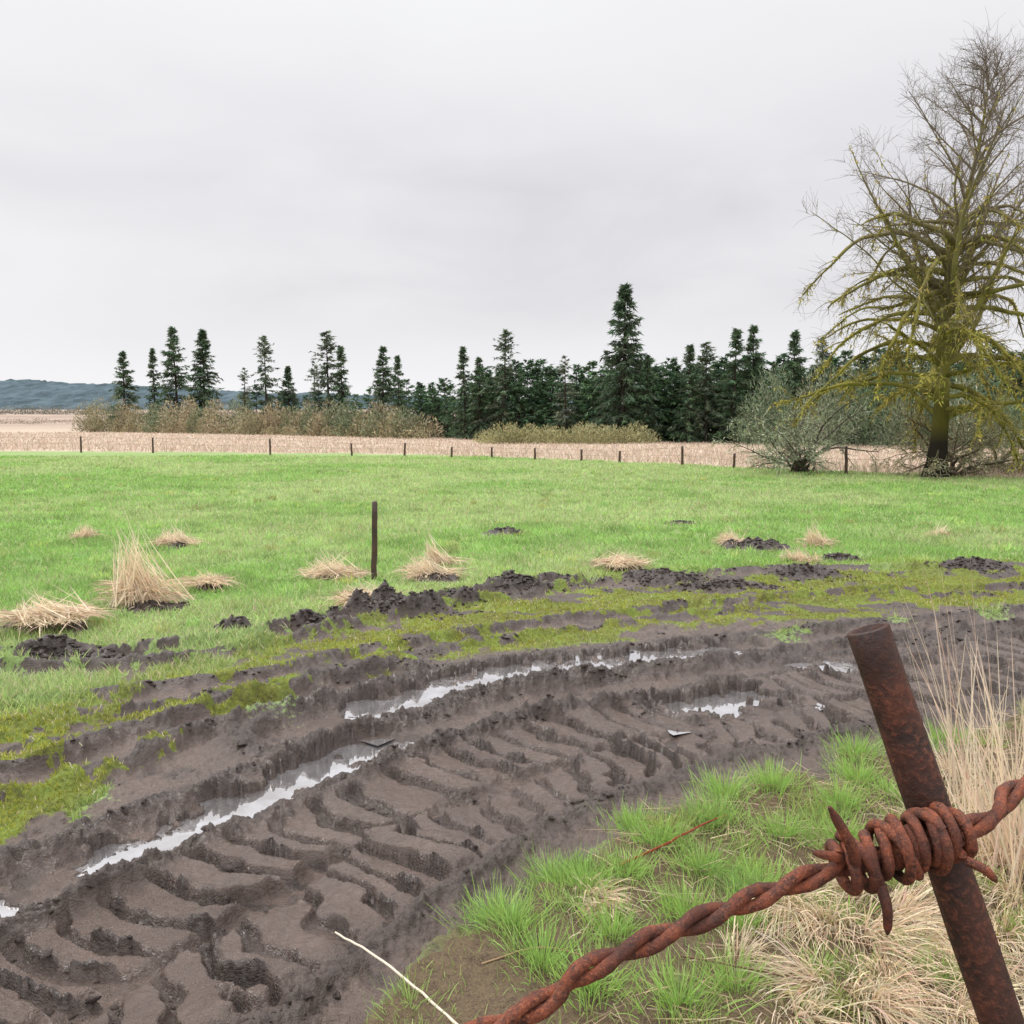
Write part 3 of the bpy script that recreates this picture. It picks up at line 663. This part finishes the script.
# ------------------------------------------------------------------ hills
def hill(name, y0, x0, x1, hf, col, seed):
    xs = np.linspace(x0, x1, 900); rows = 14
    Vv = []
    for j in range(rows):
        t = j / (rows - 1)
        z = hf(xs) * math.sin(t * math.pi / 2) + (fbm(xs * .015, np.full(900, j * 9.), 3, seed) - .5) * 9 * t + (fbm(xs * .25, np.full(900, j * 9.), 2, seed + 4) - .5) * 5 * t + 2
        Vv.append(np.stack([xs, np.full(900, y0 + t * 260), z], -1))
    Vv = np.array(Vv); ii = np.arange(rows * 900).reshape(rows, 900)
    Qq = np.stack([ii[:-1, :-1], ii[:-1, 1:], ii[1:, 1:], ii[1:, :-1]], -1)
    m, nt, N, L = newmat(name + '_hazed_forest'); tc = N.new('ShaderNodeTexCoord').outputs['Object']
    mpn = N.new('ShaderNodeMapping'); mpn.inputs['Scale'].default_value = (1, .2, 3); L.new(tc, mpn.inputs[0])
    p = N.new('ShaderNodeBsdfPrincipled'); p.inputs['Roughness'].default_value = 1; p.inputs['Specular IOR Level'].default_value = 0
    a = noise(nt, .05, 6, .75, mpn.outputs[0]); L.new(mixc(nt, mr(nt, a, .4, .6), tuple(c * .65 for c in col), tuple(c * 1.2 for c in col)), p.inputs[0])
    o = N.new('ShaderNodeOutputMaterial'); L.new(p.outputs[0], o.inputs[0])
    obj(name, np_mesh(name, Vv.reshape(-1, 3), Qq.reshape(-1, 4)), m)
hill('wooded_hills', 1000, -1500, 900, lambda x: 52 * np.interp(x, [-1500, -620, -520, -400, 0, 900], [1.2, .95, .86, .70, .45, .45]), (.085, .115, .13), 5)  # bluish tint paints distance haze into the forest colour
B = Batch()
for ta in np.arange(-.70, -.42, .004):
    Y = 330 + R(-20, 20); zz = 6.5 * float(ss(140, 520, np.array(Y)))
    lump(B, ta * Y, Y, R(2, 5), 2, R(1.5, 4), 110, (.20, .195, .16), .4); B.V[-1][:, 2] += zz
for ta in np.arange(-.70, -.42, .006):
    Y = 210 + R(-14, 14); zz = 6.5 * float(ss(140, 520, np.array(Y)))
    lump(B, ta * Y, Y, R(2, 4), 2, R(.5, 1.4), 80, (.28, .23, .175), .25); B.V[-1][:, 2] += zz
B.build('distant_hedge', M_twig)

# ------------------------------------------------------------------ fence posts
def post(name, x, y, h, r, lean=(0, 0), mat=None, parent=None):
    n = 9; t = np.linspace(0, 1, n)
    P = np.stack([lean[0] * t + rng.normal(size=n) * r * .08, lean[1] * t, t * (h + .3) - .3], -1)
    an = np.arange(12) * 2 * math.pi / 12
    Vv = []
    for k in range(n):
        rr = r * (1 + .12 * np.sin(an * 3 + 1) + rng.normal(size=12) * .04) * (1 - .1 * t[k])
        zt = P[k, 2] + (rng.normal(size=12) * r * .15 if k == n - 1 else np.zeros(12))
        Vv.append(np.stack([P[k, 0] + rr * np.cos(an), P[k, 1] + rr * np.sin(an), zt], -1))
    Vv = np.array(Vv).reshape(-1, 3); ii = np.arange(n * 12).reshape(n, 12)
    Qq = np.stack([ii[:-1], np.roll(ii[:-1], -1, 1), np.roll(ii[1:], -1, 1), ii[1:]], -1).reshape(-1, 4)
    Vv = np.vstack([Vv, [P[-1]]]); Tt = np.array([[ii[-1, k], ii[-1, (k + 1) % 12], len(Vv) - 1] for k in range(12)])
    z = float(fields(np.array([x]), np.array([y]))['z'][0])
    return obj(name, np_mesh(name, Vv, Qq, Tt), mat, parent, (x, y, z))
post('wooden_fence_post', -1.55, 9.77, .87, .034, (.03, 0), M_oldwood)
fence = empty('pasture_fence', (0, 0, 0))
FP = [(-31, 48.2, .8), (-22.7, 46.8, .85), (-18.6, 46.0, .8), (-11.7, 43, .8), (-7.6, 42.2, .6), (-5.1, 42, .65), (-2.8, 41, .5), (-.9, 40, .5), (1, 38.8, .5), (2.9, 37, .5), (4.3, 35.5, .5), (6.35, 33, .75), (7.9, 31.6, .55), (9.4, 29.4, .9), (10.8, 28.6, .9), (15.5, 25.6, 1), (18.5, 24, 1)]
for i, (x, y, h) in enumerate(FP): post('post_%d' % (i + 1), x, y, h, .05, (R(-.05, .05), 0), M_oldwood, fence)
B = Batch()
for k in (.95, .55):
    P = np.array([[x, y, float(fields(np.array([x]), np.array([y]))['z'][0]) + h * k] for x, y, h in FP])[None]; tubes(B, P, np.full((1, len(FP)), .004), 4, np.array([[.2, .18, .16]]))
B.build('fence_wires', M_bark, False, fence)

# ------------------------------------------------------------------ rusty post + barbed wire
def pipe(name, bot, top, r, parent=None):
    bot, top = np.array(bot), np.array(top); ax = nrm(top - bot); u = nrm(np.cross(ax, [0, 1, 0.])); v = np.cross(ax, u); S = 40; K = 60
    an = np.arange(S) * 2 * math.pi / S; ring = np.cos(an)[:, None] * u + np.sin(an)[:, None] * v
    rows = [bot + (top - bot) * k / (K - 1) + ring * r * (1 + .015 * np.sin(k * 1.3 + an * 2) + rng.normal(size=S) * .006)[:, None] for k in range(K)]
    rows.append(top + ax * r * .06 + ring * r * .94); rows.append(top + ax * r * .06 + ring * r * .76); rows.append(top - ax * r * .18 + ring * r * .70)
    Vv = np.array(rows).reshape(-1, 3); n = len(rows); ii = np.arange(n * S).reshape(n, S)
    Qq = np.stack([ii[:-1], np.roll(ii[:-1], -1, 1), np.roll(ii[1:], -1, 1), ii[1:]], -1).reshape(-1, 4)
    Vv = np.vstack([Vv, [top - ax * r * .2]]); Tt = np.array([[ii[-1, k], ii[-1, (k + 1) % S], len(Vv) - 1] for k in range(S)])
    return obj(name, np_mesh(name, Vv, Qq, Tt, None, True), M_rustpost, parent)
pipe('rusty_metal_post', (.895, .510, -.15), (.321, .784, 1.610), .0188)
pipe('rusty_metal_post', (-1.15, .32, -.15), (-1.12, .33, 1.2), .0193)
pipe('rusty_metal_post', (1.85, .92, -.15), (1.9, .93, 1.75), .0193)
def wire(name, pts, rad, parent, taper=None):
    cu = bpy.data.curves.new(name, 'CURVE'); cu.dimensions = '3D'; cu.bevel_depth = rad; cu.bevel_resolution = 4; cu.use_fill_caps = True
    sp = cu.splines.new('POLY'); sp.points.add(len(pts) - 1)
    for i, p in enumerate(pts):
        sp.points[i].co = (*p, 1)
        if taper is not None: sp.points[i].radius = taper[i]
        else: sp.points[i].radius = 1 + .05 * math.sin(i * .9) + rng.normal() * .025
    sp.use_smooth = True
    tmp = bpy.data.objects.new('tmp', cu); scene.collection.objects.link(tmp)
    bpy.context.view_layer.update()
    dg = bpy.context.evaluated_depsgraph_get(); me = bpy.data.meshes.new_from_object(tmp.evaluated_get(dg)); bpy.data.objects.remove(tmp)
    me.name = name; me.materials.clear(); me.materials.append(M_rustwire)
    return obj(name, me, None, parent)
BW = empty('barbed_wire', (0, 0, 0))
AX = catmull([(-1.12, .35, 1.12), (-.6, .47, 1.21), (-.04, .632, 1.326), (.06, .66, 1.366), (.16, .69, 1.392), (.245, .712, 1.412), (.30, .722, 1.425), (.365, .727, 1.443), (.42, .745, 1.452), (.49, .785, 1.476), (.75, .84, 1.53), (1.3, .9, 1.6), (1.88, .925, 1.66)], 40)
seg = np.linalg.norm(np.diff(AX, axis=0), axis=1); S_ = np.concatenate([[0], np.cumsum(seg)])
ss_ = np.arange(0, S_[-1], .003); AXr = np.stack([np.interp(ss_, S_, AX[:, k]) for k in range(3)], -1)
TT = nrm(np.gradient(AXr, axis=0)); U = nrm(np.cross(TT, [0, 0, 1.])); W = np.cross(U, TT)
def helix(r, pitch, ph):
    a = ss_ / pitch * 2 * math.pi + ph + .5 * np.sin(ss_ * 9); return AXr + r * (U * np.cos(a)[:, None] + W * np.sin(a)[:, None])
wire('strand_1', helix(.0052, .105, 0), .0053, BW); wire('strand_2', helix(.0052, .105, math.pi), .0053, BW)
i0 = int(np.argmin(np.abs(AXr[:, 0] - .275))); i1 = int(np.argmin(np.abs(AXr[:, 0] - .388)))
m = 300; ti = np.linspace(i0, i1, m); c = np.stack([np.interp(ti, np.arange(len(AXr)), AXr[:, k]) for k in range(3)], -1)
uu = np.stack([np.interp(ti, np.arange(len(AXr)), U[:, k]) for k in range(3)], -1); ww = np.stack([np.interp(ti, np.arange(len(AXr)), W[:, k]) for k in range(3)], -1)
a = np.linspace(0, 2 * math.pi * 8.2, m) + 1.2 + .6 * np.sin(np.linspace(0, 14, m)); rr = .0165 + .0035 * np.sin(np.linspace(0, 9, m)) + .003 * np.sin(np.linspace(0, 37, m))
wob = TT[i0] * (.003 * np.sin(np.linspace(0, 50, m)))[:, None]
coil = c + wob + rr[:, None] * (uu * np.cos(a)[:, None] + ww * np.sin(a)[:, None])
wire('barb_coil', coil, .0049, BW)
a2 = np.linspace(0, 2 * math.pi * 3.3, 120) + 4; rr2 = .0220 + .003 * np.sin(np.linspace(0, 12, 120)); tj = np.linspace(.42, .85, 120) * (m - 1)
ci = [np.stack([np.interp(tj, np.arange(m), q[:, k]) for k in range(3)], -1) for q in (c, uu, ww)]
wire('barb_coil_outer', ci[0] + rr2[:, None] * (ci[1] * np.cos(a2)[:, None] + ci[2] * np.sin(a2)[:, None]), .0047, BW)
a3 = -np.linspace(0, 2 * math.pi * 2.2, 100) + 2; tj = np.linspace(.1, .75, 100) * (m - 1)
ci = [np.stack([np.interp(tj, np.arange(m), q[:, k]) for k in range(3)], -1) for q in (c, uu, ww)]
wire('barb_coil_cross', ci[0] + .0235 * (ci[1] * np.cos(a3)[:, None] + ci[2] * np.sin(a3)[:, None]), .0045, BW)
def spike(name, a, b, c, r=.0052):
    P = catmull([a, b, c], 8); wire(name, P, r, BW, np.interp(np.linspace(0, 1, len(P)), [0, .35, .85, 1], [1, 1, .8, .3]))
k0 = AXr[i0]
spike('barb_1', k0 + [.012, -.012, .006], k0 + [.002, -.022, .032], k0 + [-.018, -.026, .066])
spike('barb_2', k0 + [.03, -.018, -.005], k0 + [.033, -.026, -.022], k0 + [.036, -.022, -.046], .0046)
spike('barb_3', k0 + [.0, -.006, .012], k0 + [-.010, -.01, .016], k0 + [-.024, -.008, .018], .0042)
spike('barb_4', k0 + [.10, -.018, .016], k0 + [.112, -.026, .012], k0 + [.122, -.026, .002], .0040)
pc = np.array([.321, .784, 1.606]); pdv = nrm(np.array([.895, .510, -.15]) - pc)
base = pc + pdv * .175; a = np.linspace(0, 2 * math.pi * 2.2, 90); u = nrm(np.cross(pdv, [0, 1, 0.])); v = np.cross(pdv, u)
wire('post_tie', base + pdv * (.012 * a / 6.28)[:, None] + .0236 * (u * np.cos(a)[:, None] + v * np.sin(a)[:, None]), .0048, BW)

# ------------------------------------------------------------------ sky + light
w = bpy.data.worlds.new('World'); scene.world = w; w.use_nodes = True; nt = w.node_tree; N = nt.nodes; L = nt.links
for n_ in list(N): N.remove(n_)
EL, AZ = math.radians(48), math.radians(-60)
sky = N.new('ShaderNodeTexSky'); sky.sky_type = 'NISHITA'; sky.sun_disc = False; sky.sun_elevation = EL; sky.sun_rotation = AZ; sky.air_density = 1; sky.dust_density = 4
tc = N.new('ShaderNodeTexCoord'); mp = N.new('ShaderNodeMapping'); mp.inputs['Scale'].default_value = (1, 1, 2.6); mp.inputs['Rotation'].default_value = (0, .12, .4); mp.inputs['Location'].default_value = (.3, 0, .2); L.new(tc.outputs['Generated'], mp.inputs[0])
n1 = noise(nt, 1.3, 3, .5, mp.outputs[0], .3); n2 = noise(nt, 4.0, 4, .5, mp.outputs[0], .4)
s = N.new('ShaderNodeSeparateXYZ'); L.new(tc.outputs['Generated'], s.inputs[0])
band = math_(nt, 'MULTIPLY', mr(nt, s.outputs[2], .24, .44, 1, 0), mr(nt, s.outputs[2], .03, .14, 0, 1))
band = math_(nt, 'MULTIPLY', band, mr(nt, n1, .35, .58, .3, 1))
cl = mixc(nt, band, (9.7, 9.7, 9.9), (7.4, 7.25, 7.6))
cl = mixc(nt, mr(nt, n2, .38, .7, 0, .6), cl, (9.2, 9.1, 9.3))
gain = mr(nt, s.outputs[2], .44, 1.0, 1, 3.6)
vm = N.new('ShaderNodeVectorMath'); vm.operation = 'SCALE'; L.new(cl, vm.inputs[0]); L.new(gain, vm.inputs['Scale'])
fin = mixc(nt, .95, sky.outputs[0], vm.outputs[0])
bg = N.new('ShaderNodeBackground'); bg.inputs['Strength'].default_value = .1; L.new(fin, bg.inputs[0])
wo = N.new('ShaderNodeOutputWorld'); L.new(bg.outputs[0], wo.inputs[0])
sd = bpy.data.lights.new('sun', 'SUN'); sd.energy = 1.5; sd.angle = math.radians(12); sd.color = (1, .96, .91)
so = bpy.data.objects.new('sun', sd); scene.collection.objects.link(so)
dirv = Vector((math.sin(AZ) * math.cos(EL), math.cos(AZ) * math.cos(EL), math.sin(EL))); so.rotation_euler = dirv.to_track_quat('Z', 'Y').to_euler()

cam = bpy.data.cameras.new('camera'); cam.sensor_width = 36; cam.lens = 31.18; cam.clip_start = .02; cam.clip_end = 8000
co = bpy.data.objects.new('camera', cam); scene.collection.objects.link(co); co.location = (0, 0, 1.8); co.rotation_euler = (math.radians(90 - 6.05), 0, 0)
scene.camera = co
scene.view_settings.view_transform = 'Standard'; scene.view_settings.look = 'None'; scene.view_settings.exposure = 0
